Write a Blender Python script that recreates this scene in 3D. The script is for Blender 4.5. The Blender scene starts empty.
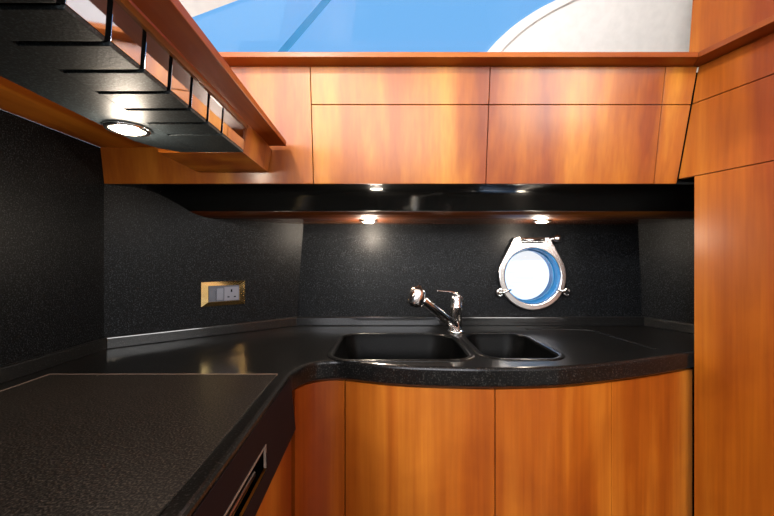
import bpy, bmesh, math, random
from mathutils import Vector, Matrix
random.seed(4)
C = bpy.context.scene.collection
ZC = 1.172           # eye height; the worktop is at 0.90
F = 360.0            # focal length in pixels of the 774 px wide frame

# ------------------------------------------------------------------ camera
cam_d = bpy.data.cameras.new('camera')
cam_d.sensor_width = 36.0
cam_d.lens = 36.0 * F / 774.0
cam_d.clip_start = 0.02
cam = bpy.data.objects.new('camera', cam_d); C.objects.link(cam)
cam.location = (0, 0, ZC); cam.rotation_euler = (math.pi / 2, 0, 0)
bpy.context.scene.camera = cam

# ------------------------------------------------------------------ world: white haze at the horizon, blue above
w = bpy.data.worlds.new('sky'); bpy.context.scene.world = w; w.use_nodes = True
nt = w.node_tree; nt.nodes.clear()
tc = nt.nodes.new('ShaderNodeTexCoord'); sp = nt.nodes.new('ShaderNodeSeparateXYZ')
rp = nt.nodes.new('ShaderNodeValToRGB'); bg = nt.nodes.new('ShaderNodeBackground'); wo = nt.nodes.new('ShaderNodeOutputWorld')
nt.links.new(tc.outputs['Generated'], sp.inputs[0]); nt.links.new(sp.outputs['Z'], rp.inputs['Fac'])
e = rp.color_ramp.elements
e[0].position = 0.0; e[0].color = (1.0, 1.0, 1.0, 1)
e[1].position = 0.34; e[1].color = (0.20, 0.52, 0.95, 1)
m_ = e.new(0.12); m_.color = (0.80, 0.92, 1.0, 1)
nt.links.new(rp.outputs['Color'], bg.inputs['Color']); bg.inputs['Strength'].default_value = 1.0
nt.links.new(bg.outputs[0], wo.inputs[0])

vs = bpy.context.scene.view_settings
vs.view_transform = 'Standard'; vs.look = 'None'; vs.gamma = 1.0; vs.use_curve_mapping = False
vs.exposure = 0.0

def area(name, loc, target, sx, sy, power, col):
    d = bpy.data.lights.new(name, 'AREA'); d.shape = 'RECTANGLE'; d.size = sx; d.size_y = sy
    d.energy = power; d.color = col
    o = bpy.data.objects.new(name, d); C.objects.link(o); o.location = loc
    o.rotation_euler = (Vector(target) - Vector(loc)).to_track_quat('-Z', 'Y').to_euler()
    return o
# daylight through the saloon's port side and aft windows (behind and above the photographer)
area('daylight_port_window', (-2.15, -0.95, 2.05), (0.6, 0.75, 0.9), 1.9, 0.8, 45, (1.0, 0.95, 0.89))
area('daylight_aft_window', (-0.5, -2.65, 1.85), (0.0, 1.0, 1.2), 2.6, 1.1, 85, (0.97, 0.96, 1.0))
area('added_overhead_lamp', (-0.58, -1.0, 2.58), (0.2, 0.9, 0.8), 0.22, 0.22, 105, (1.0, 0.97, 0.94))  # added lamp under the closed ceiling, brightens trims and throws the rail's shadow
area('daylight_starboard_window', (1.62, -1.35, 2.05), (0.0, 0.7, 0.85), 1.2, 0.7, 42, (1.0, 0.97, 0.93))
sd = bpy.data.lights.new('sun', 'SUN'); sd.energy = 4.0; sd.angle = 0.02; sd.color = (1.0, 0.97, 0.92)
sun = bpy.data.objects.new('sun', sd); C.objects.link(sun); sun.rotation_euler = (math.radians(-20), 0, 0)

# ------------------------------------------------------------------ materials
def new_mat(name):
    m = bpy.data.materials.new(name); m.use_nodes = True
    n = m.node_tree.nodes; b = n['Principled BSDF']
    return m, m.node_tree, b
def ramp(t, stops, interp='LINEAR'):
    r = t.nodes.new('ShaderNodeValToRGB'); el = r.color_ramp.elements; r.color_ramp.interpolation = interp
    el[0].position, el[0].color = stops[0][0], (*stops[0][1], 1)
    el[1].position, el[1].color = stops[-1][0], (*stops[-1][1], 1)
    for p, c in stops[1:-1]:
        q = el.new(p); q.color = (*c, 1)
    return r
def wood(name, axis='Z', tone=1.0, rough=0.22, off=0.0, coat=0.8, gr=1.0):
    m, t, b = new_mat(name)
    co = t.nodes.new('ShaderNodeTexCoord')
    def nz(sc_across, sc_along, detail, dist=0.0):
        mp = t.nodes.new('ShaderNodeMapping')
        s = [sc_across] * 3; s['XYZ'.index(axis)] = sc_along
        mp.inputs['Scale'].default_value = s; mp.inputs['Location'].default_value = (off, off * 0.7, off * 1.3)
        nn = t.nodes.new('ShaderNodeTexNoise'); nn.inputs['Scale'].default_value = 1.0
        nn.inputs['Detail'].default_value = detail; nn.inputs['Distortion'].default_value = dist
        t.links.new(co.outputs['Object'], mp.inputs[0]); t.links.new(mp.outputs[0], nn.inputs['Vector']); return nn
    broad = nz(8, 0.5, 5, 0.2); fine = nz(110, 3.0, 3); cloud = nz(5, 4, 3, 0.6)
    k = tone
    r1 = ramp(t, [(0.33, (0.27*k, 0.050*k*gr, 0.002*k)), (0.5, (0.43*k, 0.120*k*gr, 0.006*k*gr)), (0.66, (0.64*k, 0.245*k*gr, 0.022*k*gr))])
    r2 = ramp(t, [(0.3, (0.84, 0.79, 0.76)), (0.7, (1.0, 1.0, 1.0))])
    r3 = ramp(t, [(0.3, (0.80, 0.74, 0.70)), (0.65, (1.0, 1.0, 1.0))])
    t.links.new(broad.outputs[0], r1.inputs[0]); t.links.new(fine.outputs[0], r2.inputs[0]); t.links.new(cloud.outputs[0], r3.inputs[0])
    def mul(a, c):
        x = t.nodes.new('ShaderNodeMix'); x.data_type = 'RGBA'; x.blend_type = 'MULTIPLY'; x.inputs[0].default_value = 1.0
        t.links.new(a, x.inputs[6]); t.links.new(c, x.inputs[7]); return x.outputs[2]
    t.links.new(mul(mul(r1.outputs[0], r2.outputs[0]), r3.outputs[0]), b.inputs['Base Color'])
    b.inputs['Roughness'].default_value = 0.45
    b.inputs['Specular IOR Level'].default_value = 0.25; b.inputs['Coat Weight'].default_value = coat; b.inputs['Coat Roughness'].default_value = rough
    return m
def granite(name, dark, light, rough, scale=420, bump=0.15, coat=0.0, th=(0.50, 0.68), spec=0.3):
    m, t, b = new_mat(name)
    co = t.nodes.new('ShaderNodeTexCoord')
    nn = t.nodes.new('ShaderNodeTexNoise'); nn.inputs['Scale'].default_value = scale; nn.inputs['Detail'].default_value = 2
    t.links.new(co.outputs['Object'], nn.inputs['Vector'])
    r = ramp(t, [(th[0], dark), (th[1], light)]); t.links.new(nn.outputs[0], r.inputs[0])
    t.links.new(r.outputs[0], b.inputs['Base Color'])
    b.inputs['Specular IOR Level'].default_value = spec; b.inputs['Roughness'].default_value = rough; b.inputs['Coat Weight'].default_value = coat; b.inputs['Coat Roughness'].default_value = 0.08
    bp = t.nodes.new('ShaderNodeBump'); bp.inputs['Strength'].default_value = bump; bp.inputs['Distance'].default_value = 0.001
    t.links.new(nn.outputs[0], bp.inputs['Height']); t.links.new(bp.outputs[0], b.inputs['Normal'])
    return m
def plain(name, col, rough, metal=0.0, coat=0.0):
    m, t, b = new_mat(name)
    co = t.nodes.new('ShaderNodeTexCoord'); nn = t.nodes.new('ShaderNodeTexNoise'); nn.inputs['Scale'].default_value = 30
    t.links.new(co.outputs['Object'], nn.inputs['Vector'])
    r = ramp(t, [(0.3, tuple(c * 0.93 for c in col)), (0.7, col)]); t.links.new(nn.outputs[0], r.inputs[0])
    t.links.new(r.outputs[0], b.inputs['Base Color'])
    b.inputs['Roughness'].default_value = rough; b.inputs['Metallic'].default_value = metal; b.inputs['Coat Weight'].default_value = coat
    return m
W_UP = wood('cherry_veneer_upper', 'Z', 0.88, 0.22, 0.0, 0.6, 1.02)
W_LOW = wood('cherry_veneer_lower', 'Z', 0.73, 0.22, 3.3, 0.25, 0.84)
W_TALL = wood('cherry_veneer_tall', 'Z', 0.80, 0.24, 7.7, 0.30, 0.95)
W_X = wood('cherry_trim_lengthwise', 'X', 0.62, 0.25, 1.7, 0.35, 0.78)  # whole board darkened and reddened for the shade on the ledge's underside
W_RAIL = wood('cherry_right_rail', 'Y', 0.62, 0.25, 6.4, 0.35, 0.85)
W_Y = wood('cherry_rail_lengthwise', 'Y', 1.15, 0.35, 5.1, 0.12, 0.9)
W_DARK = wood('cherry_shadow_gap', 'Z', 0.25, 0.5, 2.0)
G_WALL = granite('black_speckled_wall', (0.002, 0.0022, 0.0025), (0.038, 0.041, 0.046), 0.38, 330, 0.5, 0, (.53,.74), 0.10)
G_TOP = granite('black_speckled_worktop', (0.003, 0.003, 0.003), (0.045, 0.042, 0.038), 0.36, 260, 0.25, 0.45, (.56,.74), 0.08)
G_TOP.node_tree.nodes['Principled BSDF'].inputs['Coat Roughness'].default_value = 0.17
G_LID = granite('brown_black_speckled_lid', (0.006, 0.005, 0.004), (0.085, 0.068, 0.055), 0.45, 330, 0.5, 0, (.46,.74), 0.2)
G_SINK = granite('black_speckled_sink', (0.001, 0.001, 0.001), (0.005, 0.005, 0.005), 0.40, 300, 0.2, 0, (.5,.7), 0.06)
G_HOOD = granite('black_textured_slat', (0.018, 0.024, 0.028), (0.060, 0.078, 0.086), 0.48, 300, 0.3, 0, (.5,.72), 0.3)  # base raised and cooled in place of bounced light and bluish reflections
G_UPS = granite('black_polished_upstand', (0.006, 0.006, 0.006), (0.03, 0.028, 0.026), 0.3, 300, 0.05, 1.0, (.56,.74), 0.1)
BLACK_GLOSS = plain('black_gloss', (0.006, 0.006, 0.007), 0.10)
BLACK_SOFFIT = plain('black_soffit_gloss', (0.011, 0.011, 0.010), 0.16)
BLACK_FACE = plain('black_drawer_front', (0.010, 0.006, 0.007), 0.5)
BLACK_FACE.node_tree.nodes['Principled BSDF'].inputs['Specular IOR Level'].default_value = 0.04
BLACK_MAT = plain('black_matt', (0.003, 0.003, 0.003), 0.8)
BLACK_MAT.node_tree.nodes['Principled BSDF'].inputs['Specular IOR Level'].default_value = 0.05
MIRROR = plain('dark_mirror_lacquer', (0.66, 0.66, 0.72), 0.05, 1.0)
CHROME = plain('polished_chrome', (0.90, 0.89, 0.88), 0.17, 1.0)
STEEL = plain('satin_stainless', (0.70, 0.68, 0.66), 0.20, 1.0)
GOLD = plain('polished_brass', (1.0, 0.70, 0.28), 0.12, 1.0)
GREY = plain('grey_plastic', (0.075, 0.085, 0.11), 0.35)
GREYL = plain('lighter_grey_plastic', (0.16, 0.17, 0.21), 0.30)
WHITE = plain('white_headliner', (0.80, 0.78, 0.75), 0.6)
CREAM = plain('grey_fabric_headliner', (0.38, 0.365, 0.35), 0.8)
BLUE_FR = plain('blue_window_frame', (0.01, 0.15, 0.34), 0.3)
LINE = plain('pale_bronze_strip', (0.26, 0.19, 0.15), 0.35, 0.3)
FLOORM = plain('grey_carpet', (0.10, 0.085, 0.07), 0.9)
def emit(name, col, s):
    m, t, b = new_mat(name)
    b.inputs['Base Color'].default_value = (0.9, 0.9, 0.9, 1)
    b.inputs['Emission Color'].default_value = (*col, 1); b.inputs['Emission Strength'].default_value = s
    return m
LENS = emit('lit_lens', (1.0, 0.82, 0.60), 14)
def glass(name, tint, refl=0.06):
    m = bpy.data.materials.new(name); m.use_nodes = True; t = m.node_tree; t.nodes.clear()
    o = t.nodes.new('ShaderNodeOutputMaterial'); mx = t.nodes.new('ShaderNodeMixShader')
    tr = t.nodes.new('ShaderNodeBsdfTransparent'); tr.inputs[0].default_value = (*tint, 1)
    gl = t.nodes.new('ShaderNodeBsdfGlossy'); gl.inputs['Roughness'].default_value = 0.02
    mx.inputs[0].default_value = refl
    t.links.new(tr.outputs[0], mx.inputs[1]); t.links.new(gl.outputs[0], mx.inputs[2]); t.links.new(mx.outputs[0], o.inputs[0])
    return m
GLASS = glass('window_glass', (0.97, 0.98, 1.0), 0.02)
m_sea, t_, b_ = new_mat('rippled_sea')
n_ = t_.nodes.new('ShaderNodeTexNoise'); mp_ = t_.nodes.new('ShaderNodeMapping'); co_ = t_.nodes.new('ShaderNodeTexCoord')
mp_.inputs['Scale'].default_value = (0.35, 1.6, 1); n_.inputs['Scale'].default_value = 1.0; n_.inputs['Detail'].default_value = 4
t_.links.new(co_.outputs['Object'], mp_.inputs[0]); t_.links.new(mp_.outputs[0], n_.inputs['Vector'])
r_ = ramp(t_, [(0.35, (0.72, 0.80, 0.90)), (0.6, (0.9, 0.92, 0.95))]); t_.links.new(n_.outputs[0], r_.inputs[0])
t_.links.new(r_.outputs[0], b_.inputs['Base Color']); b_.inputs['Roughness'].default_value = 0.6; b_.inputs['Specular IOR Level'].default_value = 0.2
bp_ = t_.nodes.new('ShaderNodeBump'); bp_.inputs['Strength'].default_value = 0.5; bp_.inputs['Distance'].default_value = 0.2
t_.links.new(n_.outputs[0], bp_.inputs['Height']); t_.links.new(bp_.outputs[0], b_.inputs['Normal'])

# ------------------------------------------------------------------ mesh helpers (all coordinates: X right, Y forward, z RELATIVE to the eye)
class MB:
    def __init__(s): s.v = []; s.f = []; s.sm = []
    def add(s, vs, fs, smooth=False):
        o = len(s.v); s.v += [tuple(p) for p in vs]; s.f += [tuple(i + o for i in f) for f in fs]; s.sm += [smooth] * len(fs); return s
    def hexa(s, b, t):        # bottom 4 corners, top 4 corners
        return s.add(list(b) + list(t), [(3, 2, 1, 0), (4, 5, 6, 7), (0, 1, 5, 4), (1, 2, 6, 5), (2, 3, 7, 6), (3, 0, 4, 7)])
    def box(s, x0, x1, y0, y1, z0, z1):
        return s.hexa([(x0, y0, z0), (x1, y0, z0), (x1, y1, z0), (x0, y1, z0)], [(x0, y0, z1), (x1, y0, z1), (x1, y1, z1), (x0, y1, z1)])
    def prism(s, poly, f0, f1, smooth=False):       # f0/f1 map a 2D point to the two end caps
        n = len(poly); a = [f0(*p) for p in poly]; b = [f1(*p) for p in poly]
        o = len(s.v); s.v += a + b
        s.f += [tuple(o + i for i in range(n))[::-1], tuple(o + n + i for i in range(n))]; s.sm += [False, False]
        for i in range(n):
            j = (i + 1) % n; s.f.append((o + i, o + j, o + n + j, o + n + i)); s.sm.append(smooth)
        return s
    def zprism(s, poly, z0, z1, smooth=False):
        return s.prism(poly, lambda x, y: (x, y, z0), lambda x, y: (x, y, z1), smooth)
    def tube(s, pts, rad, n=14, close=False, flat=1.0):
        pts = [Vector(p) for p in pts]; N = len(pts); rings = []
        up = Vector((0, 0, 1))
        for i, p in enumerate(pts):
            a = pts[(i - 1) % N] if (close or i > 0) else p
            b = pts[(i + 1) % N] if (close or i < N - 1) else p
            d = (b - a).normalized()
            u = d.cross(up)
            if u.length < 1e-3: u = d.cross(Vector((0, 1, 0)))
            u.normalize(); v = u.cross(d).normalized()
            r = rad[i] if isinstance(rad, (list, tuple)) else rad
            rings.append([p + r * (math.cos(q) * u + flat * math.sin(q) * v) for q in [2 * math.pi * k / n for k in range(n)]])
        vs_ = [q for r in rings for q in r]; fs = []
        for i in range(N if close else N - 1):
            j = (i + 1) % N
            for k in range(n):
                l = (k + 1) % n; fs.append((i * n + k, i * n + l, j * n + l, j * n + k))
        s.add(vs_, fs, True)
        if not close:
            o = len(s.v) - N * n
            s.f += [tuple(o + k for k in range(n)), tuple(o + (N - 1) * n + k for k in range(n))[::-1]]; s.sm += [False, False]
        return s
    def lathe(s, prof, c, axis, n=40, close=False):      # prof: (radius, height along axis)
        c = Vector(c); ax = Vector(axis).normalized()
        u = ax.cross(Vector((0, 0, 1)));  u = Vector((1, 0, 0)) if u.length < 1e-3 else u.normalized()
        v = ax.cross(u); vs_ = []
        for r, h in prof:
            for k in range(n):
                q = 2 * math.pi * k / n; vs_.append(c + ax * h + r * (math.cos(q) * u + math.sin(q) * v))
        fs = []; m = len(prof)
        for i in range(m if close else m - 1):
            j = (i + 1) % m
            for k in range(n):
                l = (k + 1) % n; fs.append((i * n + k, i * n + l, j * n + l, j * n + k))
        s.add(vs_, fs, True)
        if not close:
            o = len(s.v) - m * n
            for i in (0, m - 1):
                if prof[i][0] > 1e-5: s.f.append(tuple(o + i * n + k for k in range(n))); s.sm.append(False)
        return s
    def ball(s, c, r, n=16):
        return s.lathe([(max(1e-6, r * math.sin(math.pi * i / 10)), -r * math.cos(math.pi * i / 10)) for i in range(11)], c, (0, 0, 1), n)
    def mesh(s, name, local=False):
        me = bpy.data.meshes.new(name)
        me.from_pydata([(x, y, z if local else z + ZC) for x, y, z in s.v], [], s.f)
        me.polygons.foreach_set('use_smooth', s.sm)
        bm = bmesh.new(); bm.from_mesh(me); bmesh.ops.remove_doubles(bm, verts=bm.verts, dist=1e-6)
        bmesh.ops.recalc_face_normals(bm, faces=bm.faces); bm.to_mesh(me); bm.free()
        return me
def link(name, me, m, parent=None, bevel=0.0):
    o = bpy.data.objects.new(name, me); C.objects.link(o)
    if m is not None: me.materials.clear(); me.materials.append(m)
    if parent is not None:
        o.parent = parent; o.matrix_parent_inverse = Matrix.Translation(-Vector(root_of(parent)))
    if bevel:
        b = o.modifiers.new('soft_edge', 'BEVEL'); b.width = bevel; b.segments = 3; b.limit_method = 'ANGLE'; b.angle_limit = math.radians(40)
        b.harden_normals = False
    return o
def root_of(p):
    v = Vector(p.location)
    while p.parent: p = p.parent; v = Vector(p.location)
    return v
def obj(name, mb, m, parent=None, bevel=0.0, label=None):
    o = link(name, mb.mesh(name), m, parent, bevel)
    if parent is not None and parent.parent is not None: o.matrix_parent_inverse = Matrix.Identity(4)
    if label: o['label'] = label
    return o
def tag(o, label, cat, group=None):
    o['label'] = label; o['category'] = cat
    if group: o['group'] = group
    return o
def thing(name, label, cat, loc, group=None):
    o = bpy.data.objects.new(name, None); C.objects.link(o); o.empty_display_size = 0.05
    o.location = (loc[0], loc[1], loc[2] + ZC); return tag(o, label, cat, group)
def struct(name, mb, m, bevel=0.0, parent=None):
    o = obj(name, mb, m, parent, bevel)
    if parent is None: o['kind'] = 'structure'
    return o
def smooth_path(pts, k=6, close=False):
    out = []; n = len(pts)
    for i in range(n if close else n - 1):
        p = [pts[(i + j) % n] if close else pts[min(max(i + j, 0), n - 1)] for j in (-1, 0, 1, 2)]
        for q in range(k):
            t = q / k
            out.append(tuple(0.5 * (2 * b + (c - a) * t + (2 * a - 5 * b + 4 * c - d) * t * t + (-a + 3 * b - 3 * c + d) * t ** 3)
                             for a, b, c, d in zip(*p)))
    if not close: out.append(tuple(pts[-1]))
    return out
def offset(path, d):                                  # to the left of travel when d > 0
    out = []
    for i, p in enumerate(path):
        a = path[max(i - 1, 0)]; b = path[min(i + 1, len(path) - 1)]
        dx, dy = b[0] - a[0], b[1] - a[1]; l = math.hypot(dx, dy)
        out.append((p[0] - dy / l * d, p[1] + dx / l * d))
    return out
def rrect(x0, x1, y0, y1, r, n=8, rs=None):
    out = []; rs = rs or [r] * 4
    for (cx, cy, a), rr in zip([(x1, y1, 0), (x0, y1, 90), (x0, y0, 180), (x1, y0, 270)], rs):
        sx = -1 if cx == x1 else 1; sy = -1 if cy == y1 else 1
        for k in range(n + 1):
            q = math.radians(a + 90 * k / n); out.append((cx + sx * rr + rr * math.cos(q), cy + sy * rr + rr * math.sin(q)))
    return out
def slab_with_holes(name, outline, holes, half, bev, mapf):
    cu = bpy.data.curves.new(name, 'CURVE'); cu.dimensions = '2D'; cu.fill_mode = 'BOTH'
    cu.extrude = half - bev; cu.bevel_depth = bev; cu.bevel_resolution = 2; cu.offset = -bev
    for poly in [outline] + holes:
        s = cu.splines.new('POLY'); s.points.add(len(poly) - 1)
        for i, p in enumerate(poly): s.points[i].co = (p[0], p[1], 0, 1)
        s.use_cyclic_u = True
    t = bpy.data.objects.new('tmp', cu); C.objects.link(t)
    bpy.context.view_layer.update()
    me = bpy.data.meshes.new_from_object(t.evaluated_get(bpy.context.evaluated_depsgraph_get()))
    bpy.data.objects.remove(t); bpy.data.curves.remove(cu)
    bm = bmesh.new(); bm.from_mesh(me); bmesh.ops.remove_doubles(bm, verts=bm.verts, dist=1e-5)
    for v in bm.verts: v.co = mapf(v.co)
    bmesh.ops.recalc_face_normals(bm, faces=bm.faces); bm.to_mesh(me); bm.free(); me.name = name
    me.polygons.foreach_set('use_smooth', [False] * len(me.polygons))
    return me

# ------------------------------------------------------------------ measured layout (relative to the eye)
H = -0.272                      # worktop surface
FLOOR = -ZC
CORN = (-0.849, 1.08); BL = (-0.369, 1.46); BR = (1.042, 1.46); RR = (1.11, 1.306)
TALL = (0.8855, 1.038)

# sea outside
struct('ground', MB().box(-150, 150, 2.6, 300, -1.9, -1.85), m_sea)
# room shell
struct('floor', MB().box(-2.1, 1.6, -2.6, 1.9, FLOOR - 0.05, FLOOR), FLOORM)
struct('ceiling', MB().box(-2.3, 1.8, -2.7, 1.62, 1.43, 1.48), WHITE)
# galley walls in black speckled panel
struct('wall_left', MB().box(-0.869, -0.849, -1.2, 1.08, FLOOR, 0.3265), G_WALL)
dx, dy = BL[0] - CORN[0], BL[1] - CORN[1]; L = math.hypot(dx, dy); nx, ny = -dy / L * 0.02, dx / L * 0.02
struct('wall_corner', MB().zprism([CORN, (BL[0] + dx * .08, BL[1] + dy * .08), (BL[0] + dx * .08 + nx, BL[1] + dy * .08 + ny), (CORN[0] + nx, CORN[1] + ny)], FLOOR, 0.54), G_WALL)
PC = (0.587, -0.0727)
circ = [(PC[0] + 0.121 * math.cos(2 * math.pi * k / 64), PC[1] + 0.121 * math.sin(2 * math.pi * k / 64)) for k in range(64)]
wb = slab_with_holes('wall_back', [(-0.36, FLOOR), (1.04, FLOOR), (1.03, 0.54), (-0.36, 0.54)], [circ], 0.02, 0.001,
                     lambda c: Vector((c.x, 1.46 + 0.049 * (c.y - H) + 0.02 + c.z, c.y + ZC)))
link('wall_back', wb, G_WALL)['kind'] = 'structure'
def yb(z): return 1.46 + 0.049 * (z - H)
rx, ry = RR[0] - BR[0], RR[1] - BR[1]
struct('wall_right', MB().zprism([(BR[0] - rx * .25, BR[1] - ry * .25), (BR[0] + rx * 1.8, BR[1] + ry * 1.8), (BR[0] + rx * 1.8 + .02, BR[1] + ry * 1.8 + .01), (BR[0] - rx * .25 + .02, BR[1] - ry * .25 + .01)], FLOOR, 0.30), G_WALL)

# soffit under the overhead cabinets: glossy black sweep, then a low wooden strip with the downlights
prof = smooth_path([(1.085, 0.222), (1.13, 0.220), (1.165, 0.208), (1.20, 0.180), (1.222, 0.1585)], 5)
sweep = prof + [(y, z + 0.012) for y, z in prof[::-1]]
struct('trim_1', MB().prism(sweep, lambda y, z: (-0.86, y, z), lambda y, z: (1.12, y, z), True), BLACK_SOFFIT)
struct('trim_2', MB().prism([(1.2225, 0.1580), (1.236, 0.1485), (1.252, 0.1415), (1.27, 0.1385), (1.49, 0.1385), (1.49, 0.172), (1.2225, 0.172)], lambda y, z: (-0.80, y, z), lambda y, z: (1.12, y, z)), wood('dark_soffit_wood', 'X', 0.22, 0.18, 4.0))

# saloon side wall below the window and beyond the overhead cabinets
struct('wall_saloon', MB().box(-2.2, 1.7, 1.75, 1.79, 0.50, 0.93), WHITE)
sw = MB(); sw.box(1.52, 1.56, -2.6, 1.75, FLOOR, 0.48); sw.box(1.52, 1.56, -2.6, 1.75, 1.28, 1.43)
sw.box(1.52, 1.56, -0.6, 1.75, 0.48, 1.28); sw.box(1.52, 1.56, -2.6, -2.1, 0.48, 1.28)
struct('wall_starboard', sw, CREAM)
# port side wall with its long window opening, and the side deck behind the hood
pw = MB(); pw.box(-2.1, -2.06, -2.6, 1.75, FLOOR, 0.42); pw.box(-2.1, -2.06, -2.6, 1.75, 1.33, 1.43)
pw.box(-2.1, -2.06, 0.5, 1.75, 0.42, 1.33); pw.box(-2.1, -2.06, -2.6, -1.95, 0.42, 1.33)
struct('wall_port', pw, WHITE)
aw = MB(); aw.box(-2.1, 1.56, -2.6, -2.56, FLOOR, 0.1); aw.box(-2.1, 1.56, -2.6, -2.56, 1.3, 1.43)
aw.box(-2.1, -1.8, -2.6, -2.56, 0.1, 1.3); aw.box(0.8, 1.56, -2.6, -2.56, 0.1, 1.3)
struct('wall_aft', aw, WHITE)
struct('wall_port_lower', MB().box(-2.06, -0.849, -2.5, 1.74, 0.337, 0.35), WHITE)

# side window above the overhead cabinets: raked plane z = .95 + 1.6 (1.75 - Y)
def WP(px, py, back=0.0):
    a, c = (px - 387) / F, (258 - py) / F
    Y = (0.95 + 1.6 * 1.75 + back) / (c + 1.6)
    return (a * Y, Y, c * Y)
def plate(poly, b0, b1):
    n = len(poly); m = MB()
    return m.prism(poly, lambda x, y: WP(x, y, b0), lambda x, y: WP(x, y, b1))
win = struct('window_1', plate([(-260, 70), (900, 70), (900, 64), (-260, 64)], 0.0, 0.04), BLUE_FR)
def sub(name, mb, m): 
    o = obj(name, mb, m, win); return o
sub('glass_pane', plate([(100, 66), (640, 66), (640, -95), (100, -95)], 0.030, 0.036), GLASS)
sub('mullion', plate([(262, 70), (272, 70), (411, -94), (402, -94)], 0.0, 0.05), BLUE_FR)
sub('window_seal', plate([(173, 25), (193, 17), (241, -1), (440, -75), (440, -79), (241, -5), (193, 13), (173, 21)], -0.02, 0.03), BLUE_FR)
struct('trim_3', plate([(-420, 76), (40, 76), (172, 26), (193, 17), (241, -1), (440, -75), (500, -96), (-420, -96)], -0.07, -0.021), CREAM)
arc = smooth_path([(468, 76), (487, 52), (500, 38), (516, 24), (537, 10), (560, -2), (590, -16), (640, -38), (760, -94)], 6)
arc2 = [(x + 10, y + 4) for x, y in arc]
struct('trim_4', plate(arc + arc2[::-1], -0.035, 0.025), WHITE)
struct('trim_5', plate([(p[0] + 8, p[1] + 3) for p in arc] + [(1000, -94), (1000, 76)], -0.015, 0.02), WHITE)

# ------------------------------------------------------------------ overhead cabinets
def yf(z): return 1.08 - 0.047 * (z - 0.222) / 0.329
def front(x0, x1, z0, z1, t=0.018, d=0.0):
    a = lambda z: yf(z) - d
    return MB().hexa([(x0, a(z0), z0), (x1, a(z0), z0), (x1, a(z0) + t, z0), (x0, a(z0) + t, z0)],
                     [(x0, a(z1), z1), (x1, a(z1), z1), (x1, a(z1) + t, z1), (x0, a(z1) + t, z1)])
g = 0.0012; ZS = 0.4465
def overhead(x0, x1, label):
    t = thing('overhead_cabinet', label, 'cabinet', ((x0 + x1) / 2, 1.1, 0.222), 'overhead cabinets above the sink')
    obj('carcass', MB().box(x0 + 0.002, x1 - 0.002, 1.106, 1.46, 0.24, 0.548), W_DARK, t)
    obj('fascia', front(x0 + g, x1 - g, ZS + g, 0.5495), W_UP, t, 0.0008)
    obj('door', front(x0 + g, x1 - g, 0.223, ZS - g), W_UP, t, 0.0008)
overhead(-0.2205, 0.2965, 'cherry wood overhead cabinet, wide unit directly above the big sink bowl')
overhead(0.2965, 0.8005, 'cherry wood overhead cabinet above the porthole')
t = thing('end_panel', 'plain full-height cherry wood panel behind the end of the left overhead unit', 'panel', (-0.53, 1.09, 0.222))
obj('board', front(-0.8485, -0.2205 - g, 0.223, 0.5495), W_UP, t, 0.0008)
t = thing('filler_panel', 'narrow cherry wood filler strip between the overhead cabinets and the right-hand panels', 'panel', (0.83, 1.09, 0.222))
def fil(z0, z1):
    e0 = 0.868 + 0.07 * (z0 - 0.222); e1 = 0.868 + 0.07 * (z1 - 0.222)
    return MB().hexa([(0.8005 + g, yf(z0), z0), (e0, yf(z0), z0), (e0, yf(z0) + .018, z0), (0.8005 + g, yf(z0) + .018, z0)],
                     [(0.8005 + g, yf(z1), z1), (e1, yf(z1), z1), (e1, yf(z1) + .018, z1), (0.8005 + g, yf(z1) + .018, z1)])
obj('fascia', fil(ZS + g, 0.5495), W_UP, t, 0.0008); obj('board', fil(0.223, ZS - g), W_UP, t, 0.0008)
led = obj('ledge', MB().prism([(-1.0, 0.987), (0.8545, 0.987), (0.8925, 1.055), (0.868, 1.07), (0.868, 1.35), (-1.0, 1.35)], lambda x, y: (x, y, 0.551), lambda x, y: (x, y, 0.5655)), W_X, None, 0.0015)
tag(led, 'long cherry wood ledge capping the overhead cabinets below the blue window', 'ledge')

# ------------------------------------------------------------------ right-hand tall cabinet and panels
def PX(Y, z=0.222): return 0.873 + 0.3 * (1.08 - Y) + 0.033 * max(0, z - 0.222)
def rpanel(ya0, ya1, yb_, z0, z1, proud=0.0, t=0.018, tilt=True):   # far edge y at z0 / z1, near edge y
    n = Vector((-1, -0.3, 0)).normalized()
    f = lambda Y, z, k: (PX(Y, z if tilt else 0) + n.x * (proud - k), Y + n.y * (proud - k), z)
    return MB().hexa([f(ya0, z0, 0), f(yb_, z0, 0), f(yb_, z0, t), f(ya0, z0, t)], [f(ya1, z1, 0), f(yb_, z1, 0), f(yb_, z1, t), f(ya1, z1, t)])
NEAR = 0.10
t = thing('tall_cabinet', 'tall cherry wood cabinet rising from the floor at the right end of the worktop', 'cabinet', (1.05, 0.7, FLOOR))
obj('door', rpanel(1.038, 1.038, NEAR, FLOOR + 0.06, 0.236 - g), W_TALL, t, 0.0008)
n = Vector((1, 0.3)).normalized()
bd = [(PX(1.036) + .0195, 1.037), (PX(NEAR) + .02, NEAR), (1.50, NEAR), (1.50, 1.037)]
obj('carcass', MB().zprism(bd, FLOOR, 0.236), W_DARK, t)
t = thing('wall_cabinet', 'angled cherry wood upper cabinet at the right, above the tall cabinet door', 'cabinet', (1.05, 0.7, 0.236))
obj('door', rpanel(1.079, 1.0495, NEAR, 0.236 + g, 0.4485 - g), W_TALL, t, 0.0008)
obj('fascia', rpanel(1.0488, 1.036, NEAR, 0.4485 + g, 0.5506), W_TALL, t, 0.0008)
obj('carcass', MB().zprism([(PX(1.03) + .03, 1.03), (PX(NEAR) + .03, NEAR), (1.50, NEAR), (1.50, 1.03)], 0.24, 0.549), W_DARK, t)
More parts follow.
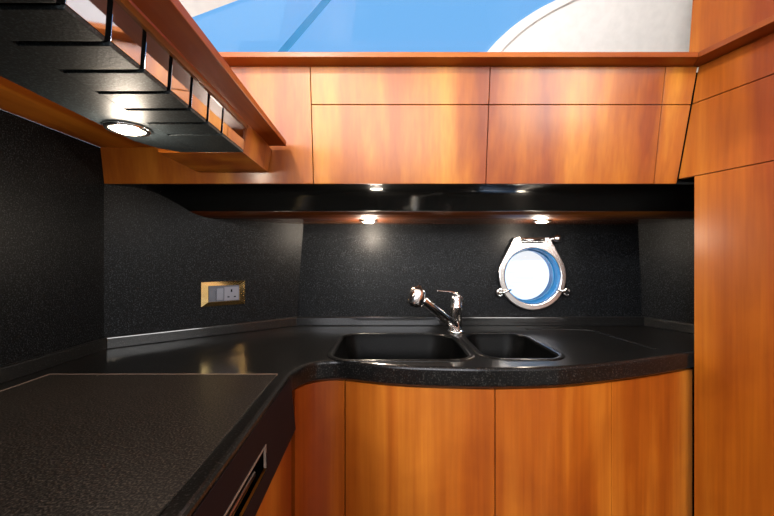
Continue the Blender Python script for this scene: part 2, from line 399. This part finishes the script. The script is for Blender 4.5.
obj('corner_batten', MB().zprism([(0.85, 1.104), (0.905, 1.077), (0.95, 1.05), (0.97, 1.1), (0.90, 1.13)], 0.24, 0.5506), BLACK_MAT, t)
ral = obj('rail', MB().zprism([(0.8555, 0.9868), (0.8555 + 0.3 * (0.9868 - NEAR), NEAR), (PX(NEAR) + 0.04, NEAR), (PX(1.055) + 0.012, 1.055), (0.894, 1.055)], 0.551, 0.5655), W_RAIL, None, 0.0015)
tag(ral, 'cherry wood rail running along the top of the right-hand upper cabinet', 'rail')
up = obj('wall_panel', rpanel(1.064, 1.040, NEAR, 0.567, 1.25), W_TALL, None, 0.0008)
tag(up, 'cherry wood panel above the right-hand rail, beside the white window surround', 'panel')

# ------------------------------------------------------------------ cooker hood unit on the left (slightly skewed to the room)
def sk(x, y): return x + 0.033 * (1.05 - y)
def skew(mb):
    mb.v = [(sk(x, y) if x > -0.6 else x, y, z) for x, y, z in mb.v]; return mb
hood = thing('overhead_unit', 'long overhead unit on the left with black slatted underside and cherry wood rail', 'cabinet', (-0.55, 0.4, 0.253))
HB = -0.9
obj('carcass', skew(MB().prism([(-0.848, 0.327), (-0.56, 0.327), (-0.56, 0.263), (-0.360, 0.263), (-0.3505, 0.311), (-0.348, 0.335), (-0.848, 0.335)],
    lambda x, z: (x, HB, z), lambda x, z: (x, 1.062, z))), W_Y, hood)
obj('side_board', skew(MB().box(-0.3505, -0.3425, HB, 0.865, 0.3105, 0.321)), wood('dark_rail_wood', 'Y', 0.55, 0.2, 1.0), hood)
obj('end_block', skew(MB().prism([(-0.557, 0.2535), (-0.3510, 0.2535), (-0.3400, 0.321), (-0.347, 0.321), (-0.358, 0.2625), (-0.557, 0.2625)],
    lambda x, z: (x, 0.866, z), lambda x, z: (x, 1.063, z))), W_UP, hood, 0.001)
obj('rail', skew(MB().box(-0.340, -0.290, HB, 1.035, 0.3215, 0.3365)), W_Y, hood, 0.0015)
obj('base_plate', skew(MB().zprism([(-0.557, HB), (-0.4616, HB), (-0.4616, 0.864), (-0.50, 0.864), (-0.535, 0.83), (-0.557, 0.78)], 0.2535, 0.2625)), G_HOOD, hood)
obj('backing', skew(MB().prism([(-0.4615, 0.259), (-0.3565, 0.259), (-0.3487, 0.310), (-0.3500, 0.310), (-0.3585, 0.2625), (-0.4615, 0.2625)],
    lambda x, z: (x, HB, z), lambda x, z: (x, 0.864, z))), BLACK_MAT, hood)
ys = [0.052 + 0.063 * i for i in range(12)] + [0.864]
for a, b in zip(ys[:-1], ys[1:]):
    b2 = b - (0.009 if b < 0.86 else 0.0)
    s = obj('slat', skew(MB().prism([(-0.4615, 0.2535), (-0.3515, 0.2535), (-0.3505, 0.2585), (-0.4615, 0.2585)],
        lambda x, z: (x, a, z), lambda x, z: (x, b2, z))), G_HOOD, hood, 0.001)
    obj('slat_front', skew(MB().prism([(-0.3555, 0.2588), (-0.3503, 0.2588), (-0.3468, 0.310), (-0.3485, 0.310)], lambda x, z: (x, a, z), lambda x, z: (x, b2, z))), MIRROR, s, 0.0008, 'glossy mirror-like front end of the slat')

# ------------------------------------------------------------------ worktop
edge = smooth_path([(-0.228, 0.83), (-0.226, 0.865), (-0.214, 0.905), (-0.190, 0.937), (-0.158, 0.953), (-0.125, 0.955), (-0.075, 0.940), (-0.018, 0.921),
        (0.05, 0.907), (0.112, 0.899), (0.2, 0.892), (0.279, 0.890), (0.38, 0.896), (0.463, 0.9075), (0.588, 0.940), (0.737, 0.989), (0.883, 1.046), (0.93, 1.066)], 5)
outline = [(-0.846, -0.9), (-0.228 + 0.033 * 1.73, -0.9)] + edge + [(1.16, 1.066), (RR[0] - .006, RR[1]), (BR[0] - .006, BR[1] - .007), (BL[0] + .004, BL[1] - .007), (CORN[0] + .003, CORN[1] - .003)]
def BW1(d): return rrect(-0.150 - d, 0.226 + d, 0.964 - d * (1.7 if d < 0 else 1), 1.283 + d, 0.06, 8, [max(.02, q + d * .6) for q in (0.085, 0.06, 0.055, 0.05)])
def BW2(d): return rrect(0.272 - d, 0.478 + d, 0.972 - d, 1.290 + d, 0.06, 8, [max(.02, q + d * .6) for q in (0.07, 0.06, 0.06, 0.05)])
B1, B2 = BW1(0), BW2(0)
wt_me = slab_with_holes('slab', outline, [B1, B2], 0.025, 0.008, lambda c: Vector((c.x, c.y, c.z + H - 0.025 + ZC)))
wt = thing('worktop', 'black speckled worktop wrapping round the corner, with two sink bowls set in', 'worktop', (0, 1.1, H - 0.05))
link('slab', wt_me, G_TOP, wt)
# upstand following the walls
ups_path = [(-0.848, -0.9), (-0.848, 1.0795), (BL[0] + .0005, BL[1] - .0015), (BR[0] - .001, BR[1] - .0015), (1.148, 1.203)]
def mitre(path, d):
    out = []
    for i, p in enumerate(path):
        ns = []
        for j in (i - 1, i):
            if 0 <= j < len(path) - 1:
                a, b = path[j], path[j + 1]; l = math.hypot(b[0] - a[0], b[1] - a[1]); ns.append(((b[1] - a[1]) / l, -(b[0] - a[0]) / l))
        if len(ns) == 1: out.append((p[0] + ns[0][0] * d, p[1] + ns[0][1] * d))
        else:
            k = d / (1 + ns[0][0] * ns[1][0] + ns[0][1] * ns[1][1]); out.append((p[0] + (ns[0][0] + ns[1][0]) * k, p[1] + (ns[0][1] + ns[1][1]) * k))
    return out
inner = mitre(ups_path, 0.015)
um = MB()
for i in range(4):
    um.zprism([ups_path[i], ups_path[i + 1], inner[i + 1], inner[i]], H - 0.002, H + 0.036)
obj('upstand', um, G_UPS, wt, 0.005)
def grow(poly, d):
    cx = sum(p[0] for p in poly) / len(poly); n_ = len(poly); out = []
    for i, p in enumerate(poly):
        a, b = poly[i - 1], poly[(i + 1) % n_]; l = math.hypot(b[0] - a[0], b[1] - a[1]) or 1
        out.append((p[0] + (b[1] - a[1]) / l * d, p[1] - (b[0] - a[0]) / l * d))
    return out
for B, BWf, lab in ((B1, BW1, 'large rectangular bowl'), (B2, BW2, 'small bowl')):
    rings = [(0.0, -0.002), (-0.002, -0.018), (-0.014, -0.048), (-0.020, -0.08), (-0.024, -0.13), (-0.034, -0.153), (-0.055, -0.165)]
    m = MB(); nB = len(B); vs_ = []
    for d, z in rings: vs_ += [(x, y, H + z) for x, y in BWf(d)]
    for d, z in rings[::-1]: vs_ += [(x, y, H + z - (0.004 if z < -0.05 else 0)) for x, y in BWf(d + 0.004)]
    fs = []
    R = 2 * len(rings)
    for i in range(R - 1):
        if i == len(rings) - 1: continue
        for k in range(nB): fs.append((i * nB + k, i * nB + (k + 1) % nB, (i + 1) * nB + (k + 1) % nB, (i + 1) * nB + k))
    fs.append(tuple((len(rings) - 1) * nB + k for k in range(nB))); fs.append(tuple(len(rings) * nB + k for k in range(nB)))
    m.add(vs_, fs, True)
    bo = obj('sink_bowl', m, G_SINK, wt, 0, lab)
    obj('rim', MB().tube([(x, y, H + 0.0004) for x, y in grow(B, 0.011)], 0.009, 10, True, 0.35), G_TOP, bo)
    cx = sum(p[0] for p in B) / nB; cy = sum(p[1] for p in B) / nB
    obj('drain', MB().lathe([(0.004, 0.0), (0.03, 0.0), (0.034, 0.003), (0.038, 0.001), (0.038, -0.001)], (cx, cy, H - 0.1648), (0, 0, 1)), STEEL, bo)
rid = smooth_path([(0.53, 1.372), (0.62, 1.378), (0.72, 1.372), (0.765, 1.355), (0.778, 1.30), (0.79, 1.19), (0.803, 1.075)], 5)
obj('drainer_ridge', MB().tube([(x, y, H) for x, y in rid], 0.008, 10, False, 0.35), G_TOP, wt)

# cover over the hob, flush in the left worktop
lid = thing('hob_cover', 'large brownish black speckled cover panel lying in the left worktop', 'cover', (-0.5, 0.4, H))
obj('panel', MB().zprism([(-0.779, -0.7), (-0.255 + 0.033 * 1.53, -0.7), (-0.255, 0.832), (-0.779, 0.832)], H + 0.0003, H + 0.003), G_LID, lid, 0.0008)
obj('edge_strip', MB().box(-0.781, -0.2545, 0.8325, 0.8365, H + 0.0003, H + 0.0034), LINE, lid, 0, 'pale metal strip along the far edge')
obj('edge_strip', MB().box(-0.7835, -0.7795, -0.7, 0.8365, H + 0.0003, H + 0.0034), LINE, lid, 0, 'pale metal strip along the wall side')

# ------------------------------------------------------------------ left base unit: black front with slot handle, wood door below
def lx(y): return -0.214 + 0.033 * (0.83 - y)
def lpan(y0, y1, z0, z1, d=0.0, t=0.018):
    return MB().hexa([(lx(y0) - d - t, y0, z0), (lx(y0) - d, y0, z0), (lx(y1) - d, y1, z0), (lx(y1) - d - t, y1, z0)],
                     [(lx(y0) - d - t, y0, z1), (lx(y0) - d, y0, z1), (lx(y1) - d, y1, z1), (lx(y1) - d - t, y1, z1)])
bu = thing('base_cabinet', 'left base unit with black drawer front above a cherry wood door', 'cabinet', (-0.5, 0.3, FLOOR))
SH = 0.008
face = MB()
y_end, zt, zb, z1, z0 = 0.635, -0.331, -0.370, H - 0.051, -0.402
z1 = H - 0.009
def xs(z): return 0.0118 * (z - z0) / (z1 - z0)          # the front leans back towards its top
def span(ya, yb_, za, zb_):
    t = 0.0012
    f = lambda y, z, k: (lx(y) - xs(z) - k, y, z)
    return MB().hexa([f(ya, za, t), f(ya, za, 0), f(yb_, za, 0), f(yb_, za, t)], [f(ya, zb_, t), f(ya, zb_, 0), f(yb_, zb_, 0), f(yb_, zb_, t)])
SH = 0.006
for a in (span(y_end, 0.846, z0, z1), span(-0.9, y_end, zt, z1), span(-0.9, y_end, z0, zb), lpan(-0.9, y_end, zb, zt, 0.028, 0.004)):
    face.add(a.v, a.f)
ff = obj('drawer_front', face, BLACK_FACE, bu, 0, 'black drawer front with recessed grip')
ml = MB(); a = lpan(-0.9, y_end + 0.002, zt - 0.001, zt + 0.0015, SH - 0.0003, 0.004); ml.add(a.v, a.f)
a = lpan(y_end - 0.001, y_end + 0.002, zb, zt, SH - 0.0003, 0.004); ml.add(a.v, a.f)
obj('handle_edging', ml, LINE, ff, 0, 'pale metal edging round the grip recess')
obj('grip_bar', MB().tube([(lx(y) - 0.018, y, zb + 0.010) for y in (-0.9, 0.0, 0.60)], 0.006, 12), CHROME, ff)
obj('light_lip', lpan(-0.9, 0.872, z0 - 0.016, z0 - 0.003, SH + 0.002, 0.02), W_Y, bu, 0.001)
obj('door', lpan(-0.9, 0.872, FLOOR + 0.08, z0 - 0.019, SH + 0.010, 0.018), W_LOW, bu, 0.001)
obj('carcass', MB().zprism([(-0.845, -0.9), (-0.205, -0.9), (-0.268, 0.84), (-0.268, 0.95), (-0.845, 1.07)], FLOOR, H - 0.055), BLACK_MAT, bu)
def corner_post():
    p = [(-0.2225, 0.862), (-0.2205, 0.880), (-0.240, 0.900), (-0.255, 0.862)]
    return MB().zprism(p, z0, z1)

# ------------------------------------------------------------------ curved sink cabinet
frontp = offset(edge, 0.014)
def pxof(p): return 387 + F * p[0] / p[1]
def seg(p0, p1):
    pts = [p for p in frontp if p0 <= pxof(p) <= p1]
    def at(px):
        for a, b in zip(frontp[:-1], frontp[1:]):
            A, B_ = pxof(a), pxof(b)
            if A <= px <= B_ and a[0] > -0.25:
                k = (px - A) / (B_ - A); return (a[0] + (b[0] - a[0]) * k, a[1] + (b[1] - a[1]) * k)
    s, e_ = at(p0), at(p1)
    pts = ([s] if s else []) + [p for p in pts if (not s or p[0] > s[0] + .002)] + ([e_] if e_ else [])
    return pts
def curved(pts, z0, z1, t):
    q = offset(pts, t); return MB().zprism(pts + q[::-1], z0, z1, False)
sc_ = thing('sink_cabinet', 'curved cherry wood base cabinet with bowed doors under the sinks', 'cabinet', (0.3, 1.1, FLOOR))
ZT = H - 0.0525
full = [p for p in frontp if p[1] > 0.875 and -0.222 < p[0] < 0.882]
fl = [(p[0], p[1]) for p in full]
b1 = offset(fl, 0.0145)
obj('carcass', MB().zprism(offset(fl, 0.020) + [(0.86, 1.28), (-0.20, 1.28)], FLOOR, H - 0.19), W_DARK, sc_)
obj('top_rail', curved(b1, H - 0.075, H - 0.0515, 0.0025), W_DARK, sc_)
def piece(name, a, b, lab):
    pts = seg(a, b)
    o = obj(name, curved(pts, FLOOR + 0.08, ZT - 0.006, 0.014), W_LOW, sc_, 0, lab)
    return o
piece('corner_panel', 295, 344.4, 'tightly curved corner panel'); piece('door', 345.6, 494.5, 'bowed door under the big bowl')
piece('door', 495.6, 611, 'bowed door under the small bowl'); piece('end_panel', 611.6, 692.2, 'darker curved panel beside the tall cabinet')

# ------------------------------------------------------------------ mixer tap
tp = thing('mixer_tap', 'chrome mixer tap standing behind the gap between the two sink bowls', 'tap', (0.253, 1.323, H))
bx, by = 0.2535, 1.323
HT = H + 0.0006
obj('base', MB().lathe([(0.0, 0), (0.031, 0), (0.031, 0.003), (0.027, 0.008), (0.022, 0.011), (0.0, 0.011)], (bx, by, HT), (0, 0, 1)), CHROME, tp)
obj('body', MB().lathe([(0.0, .011), (0.0215, 0.011), (0.0215, 0.088), (0.0235, 0.090), (0.0235, 0.094), (0.0215, 0.096)] +
    [(0.0215, 0.118), (0.019, 0.130), (0.012, 0.137), (0.0001, 0.139)], (bx, by, HT), (0, 0, 1)), CHROME, tp)
lev = smooth_path([(bx + 0.022, by - 0.002, H + 0.098), (bx + 0.020, by - 0.006, H + 0.122), (bx + 0.002, by - 0.012, H + 0.141), (bx - 0.022, by - 0.020, H + 0.150), (bx - 0.050, by - 0.028, H + 0.153), (bx - 0.078, by - 0.036, H + 0.156)], 5)
obj('lever', MB().tube(lev, [0.008 + 0.002 * math.sin(math.pi * i / (len(lev) - 1)) for i in range(len(lev))], 14, False, 0.4), CHROME, tp)
s0 = Vector((bx - 0.008, by - 0.008, H + 0.026)); s1 = Vector((0.1165, 1.20, H + 0.135))
obj('spout', MB().tube([s0, s0.lerp(s1, .3), s0.lerp(s1, .6), s1 - (s1 - s0) * 0.02, s1], [0.018, 0.0165, 0.0155, 0.0155, 0.013], 18), CHROME, tp)
hc = Vector((0.098, 1.19, H + 0.146)); ax = Vector((0.34, 0.10, 1)).normalized()
obj('spray_head', MB().lathe([(0.0001, -0.036), (0.015, -0.036), (0.016, -0.031), (0.026, -0.030), (0.0285, -0.026), (0.0285, 0.0), (0.0265, 0.018), (0.021, 0.027), (0.009, 0.030), (0.007, 0.036), (0.0001, 0.038)], hc, ax, 28), CHROME, tp)

# ------------------------------------------------------------------ porthole
PY = yb(PC[1])
th_ = math.atan(0.049)
def W2(x, z, d):            # local on the tilted wall, d = towards the room
    return (PC[0] + x, PY + 0.049 * z - d, PC[1] + z)
po = thing('porthole', 'polished steel porthole with hinged ring set in the black wall behind the sink', 'porthole', (PC[0], PY, PC[1]))
outer = [(0.137 * math.cos(math.radians(a)), 0.137 * math.sin(math.radians(a))) for a in range(152, 389, 6)] + [(0.078, 0.148), (0.074, 0.156), (-0.074, 0.156), (-0.078, 0.148)]
hole = [(0.112 * math.cos(2 * math.pi * k / 64), 0.112 * math.sin(2 * math.pi * k / 64)) for k in range(64)]
def mapp(c):
    q = W2(c.x, c.y, 0.012 + c.z); return Vector((q[0], q[1], q[2] + ZC))
me = slab_with_holes('ring', outer, [hole], 0.010, 0.005, mapp)
link('ring', me, STEEL, po)
obj('tunnel', MB().lathe([(0.1115, -0.018), (0.110, 0.0), (0.107, 0.012), (0.105, 0.024), (0.1045, 0.065), (0.1195, 0.065), (0.1195, 0.0), (0.1195, -0.0018), (0.1115, -0.0018)], W2(0, 0, 0), (0, 1, 0), 56, True), plain('blue_light_tunnel', (0.02, 0.13, 0.32), 0.25), po, 0, 'inner lining of the porthole, blue light painted into its colour')  # blue light falling on the lining is put into its base colour
obj('inner_ring', MB().lathe([(0.1045, 0.018), (0.1025, 0.019), (0.1025, 0.026), (0.1045, 0.026)], W2(0, 0, 0), (0, 1, 0), 56, True), BLUE_FR, po)
obj('glass_pane', MB().lathe([(0.0001, 0.021), (0.1030, 0.021), (0.1030, 0.024), (0.0001, 0.024)], W2(0, 0, 0), (0, 1, 0), 56), GLASS, po)
obj('hinge', MB().tube([W2(-0.05, 0.146, 0.022), W2(0.05, 0.146, 0.022)], 0.006, 12), CHROME, po)
for x in (-0.058, 0.058):
    hb = MB()
    a = [W2(x + i, 0.138 + j, 0.0215) for i, j in ((-.008, 0), (.008, 0), (.008, .018), (-.008, .018))]
    b = [(p[0], p[1] - 0.008, p[2]) for p in a]; hb.hexa(a, b)
    obj('hinge_lug', hb, STEEL, po, 0.002)
obj('hinge_slot', MB().hexa([W2(i, 0.133 + j, 0.0215) for i, j in ((-.045, 0), (.045, 0), (.045, .006), (-.045, .006))], [W2(i, 0.133 + j, 0.0225) for i, j in ((-.045, 0), (.045, 0), (.045, .006), (-.045, .006))]), BLACK_MAT, po)
kn = MB(); kn.tube([W2(0.074, 0.149, 0.016), W2(0.084, 0.150, 0.018)], 0.005, 12); kn.ball(W2(0.083, 0.150, 0.02), 0.008); kn.ball(W2(0.101, 0.151, 0.022), 0.017, 20)
obj('catch_knob', kn, CHROME, po)
def dog(x, z, s):
    m = MB(); c = W2(x, z, 0.018)
    ringp = [(c[0] + 0.011 * math.cos(q), c[1], c[2] + 0.013 * math.sin(q)) for q in [2 * math.pi * k / 18 for k in range(18)]]
    m.tube(ringp, 0.0045, 10, True)
    m.tube([W2(x - s * 0.006, z - .004, 0.026), W2(x + s * 0.018, z + 0.004, 0.030), W2(x + s * 0.042, z + 0.012, 0.032)], [0.007, 0.0055, 0.003], 10)
    m.tube([W2(x, z, 0.003), W2(x, z, 0.030)], 0.006, 12)
    obj('clamp', m, CHROME, po)
dog(-0.133, -0.066, 1); dog(0.137, -0.064, -1)

# ------------------------------------------------------------------ brass-framed switch and socket on the angled wall
u = Vector((dx / L, dy / L, 0)); nrm = Vector((dy / L, -dx / L, 0)); so_c = Vector((-0.5850, 1.289, -0.1265))
so_c = Vector((CORN[0], CORN[1], 0)) + u * ((so_c - Vector((CORN[0], CORN[1], 0))).dot(u)) + Vector((0, 0, -0.1265))
def SB(x0, x1, z0, z1, d0, d1):
    f = lambda x, z, d: tuple(so_c + u * x + nrm * d + Vector((0, 0, z)))
    return MB().hexa([f(x0, z0, d0), f(x1, z0, d0), f(x1, z1, d0), f(x0, z1, d0)], [f(x0, z0, d1), f(x1, z0, d1), f(x1, z1, d1), f(x0, z1, d1)])
so = thing('socket_plate', 'polished brass plate with grey switch and power socket on the angled black wall', 'socket', tuple(so_c))
fr = MB()
O = [(-.074, -.043), (.074, -.043), (.074, .043), (-.074, .043)]; I = [(-.052, -.027), (.052, -.027), (.052, .029), (-.052, .029)]
P_ = lambda p, d: tuple(so_c + u * p[0] + nrm * d + Vector((0, 0, p[1])))
for k in range(4):
    l = (k + 1) % 4
    fr.hexa([P_(O[k], .0005), P_(O[l], .0005), P_(I[l], .0005), P_(I[k], .0005)], [P_(O[k], .0035), P_(O[l], .0035), P_(I[l], .0095), P_(I[k], .0095)])
obj('frame', fr, GOLD, so, 0.0006)
obj('insert', SB(-.052, .052, -.027, .029, 0.0005, 0.005), GREY, so)
obj('rocker_switch', SB(-.026, -.003, -.022, .018, 0.0055, 0.010), GREYL, so, 0.001, 'lighter grey rocker')
obj('switch_blank', SB(-.050, -.028, -.022, .018, 0.0055, 0.008), GREY, so, 0.001, 'dark grey blank beside the rocker')
ou = obj('socket_outlet', SB(.0, .050, -.025, .022, 0.0055, 0.0075), GREYL, so, 0.001)
for q in ((.0225, .0275, .004, .014), (.011, .018, -.015, -.011), (.033, .040, -.015, -.011)):
    obj('pin_hole', SB(*q, 0.0073, 0.0079), BLACK_MAT, ou)

# ------------------------------------------------------------------ downlights
def downlight(x, y, z, r, power, label, proto=None, spot=140):
    t = thing('downlight', label, 'light', (x, y, z), 'recessed downlights')
    if proto:
        for ch in proto.children:
            if ch.type == 'MESH':
                c = ch.copy(); C.objects.link(c); c.parent = t
    else:
        bz = MB().lathe([(r * .82, -.004), (r * .82, 0.0), (r * 1.05, 0.0), (r * 1.10, -0.002), (r * 1.02, -0.006), (r * .88, -0.007)], (0, 0, 0), (0, 0, 1), 32, True)
        o = bpy.data.objects.new('bezel', bz.mesh('bezel', True)); o.data.materials.append(CHROME); C.objects.link(o); o.parent = t
        ln = MB().lathe([(0.0001, -0.0110), (r * .5, -0.0095), (r * .81, -0.004), (r * .81, -0.001), (0.0001, -0.001)], (0, 0, 0), (0, 0, 1), 32)
        o = bpy.data.objects.new('lens', ln.mesh('lens', True)); o.data.materials.append(LENS); C.objects.link(o); o.parent = t
        o['label'] = 'glowing lens'
    d = bpy.data.lights.new('lamp', 'POINT'); d.energy = power; d.color = (1.0, 0.85, 0.68); d.shadow_soft_size = 0.025
    l = bpy.data.objects.new('lamp', d); C.objects.link(l); l.parent = t; l.location = (0, 0, -0.034)
    return t
d1 = downlight(-0.0675, 1.315, 0.1383, 0.031, 8, 'small lit downlight under the soffit, above the big sink bowl')
downlight(0.567, 1.318, 0.1383, 0.031, 2.8, 'small lit downlight under the soffit, above the porthole', d1)
downlight(sk(-0.516, 0.70), 0.70, 0.2533, 0.036, 1.7, 'larger bright downlight in the black underside of the left overhead unit')
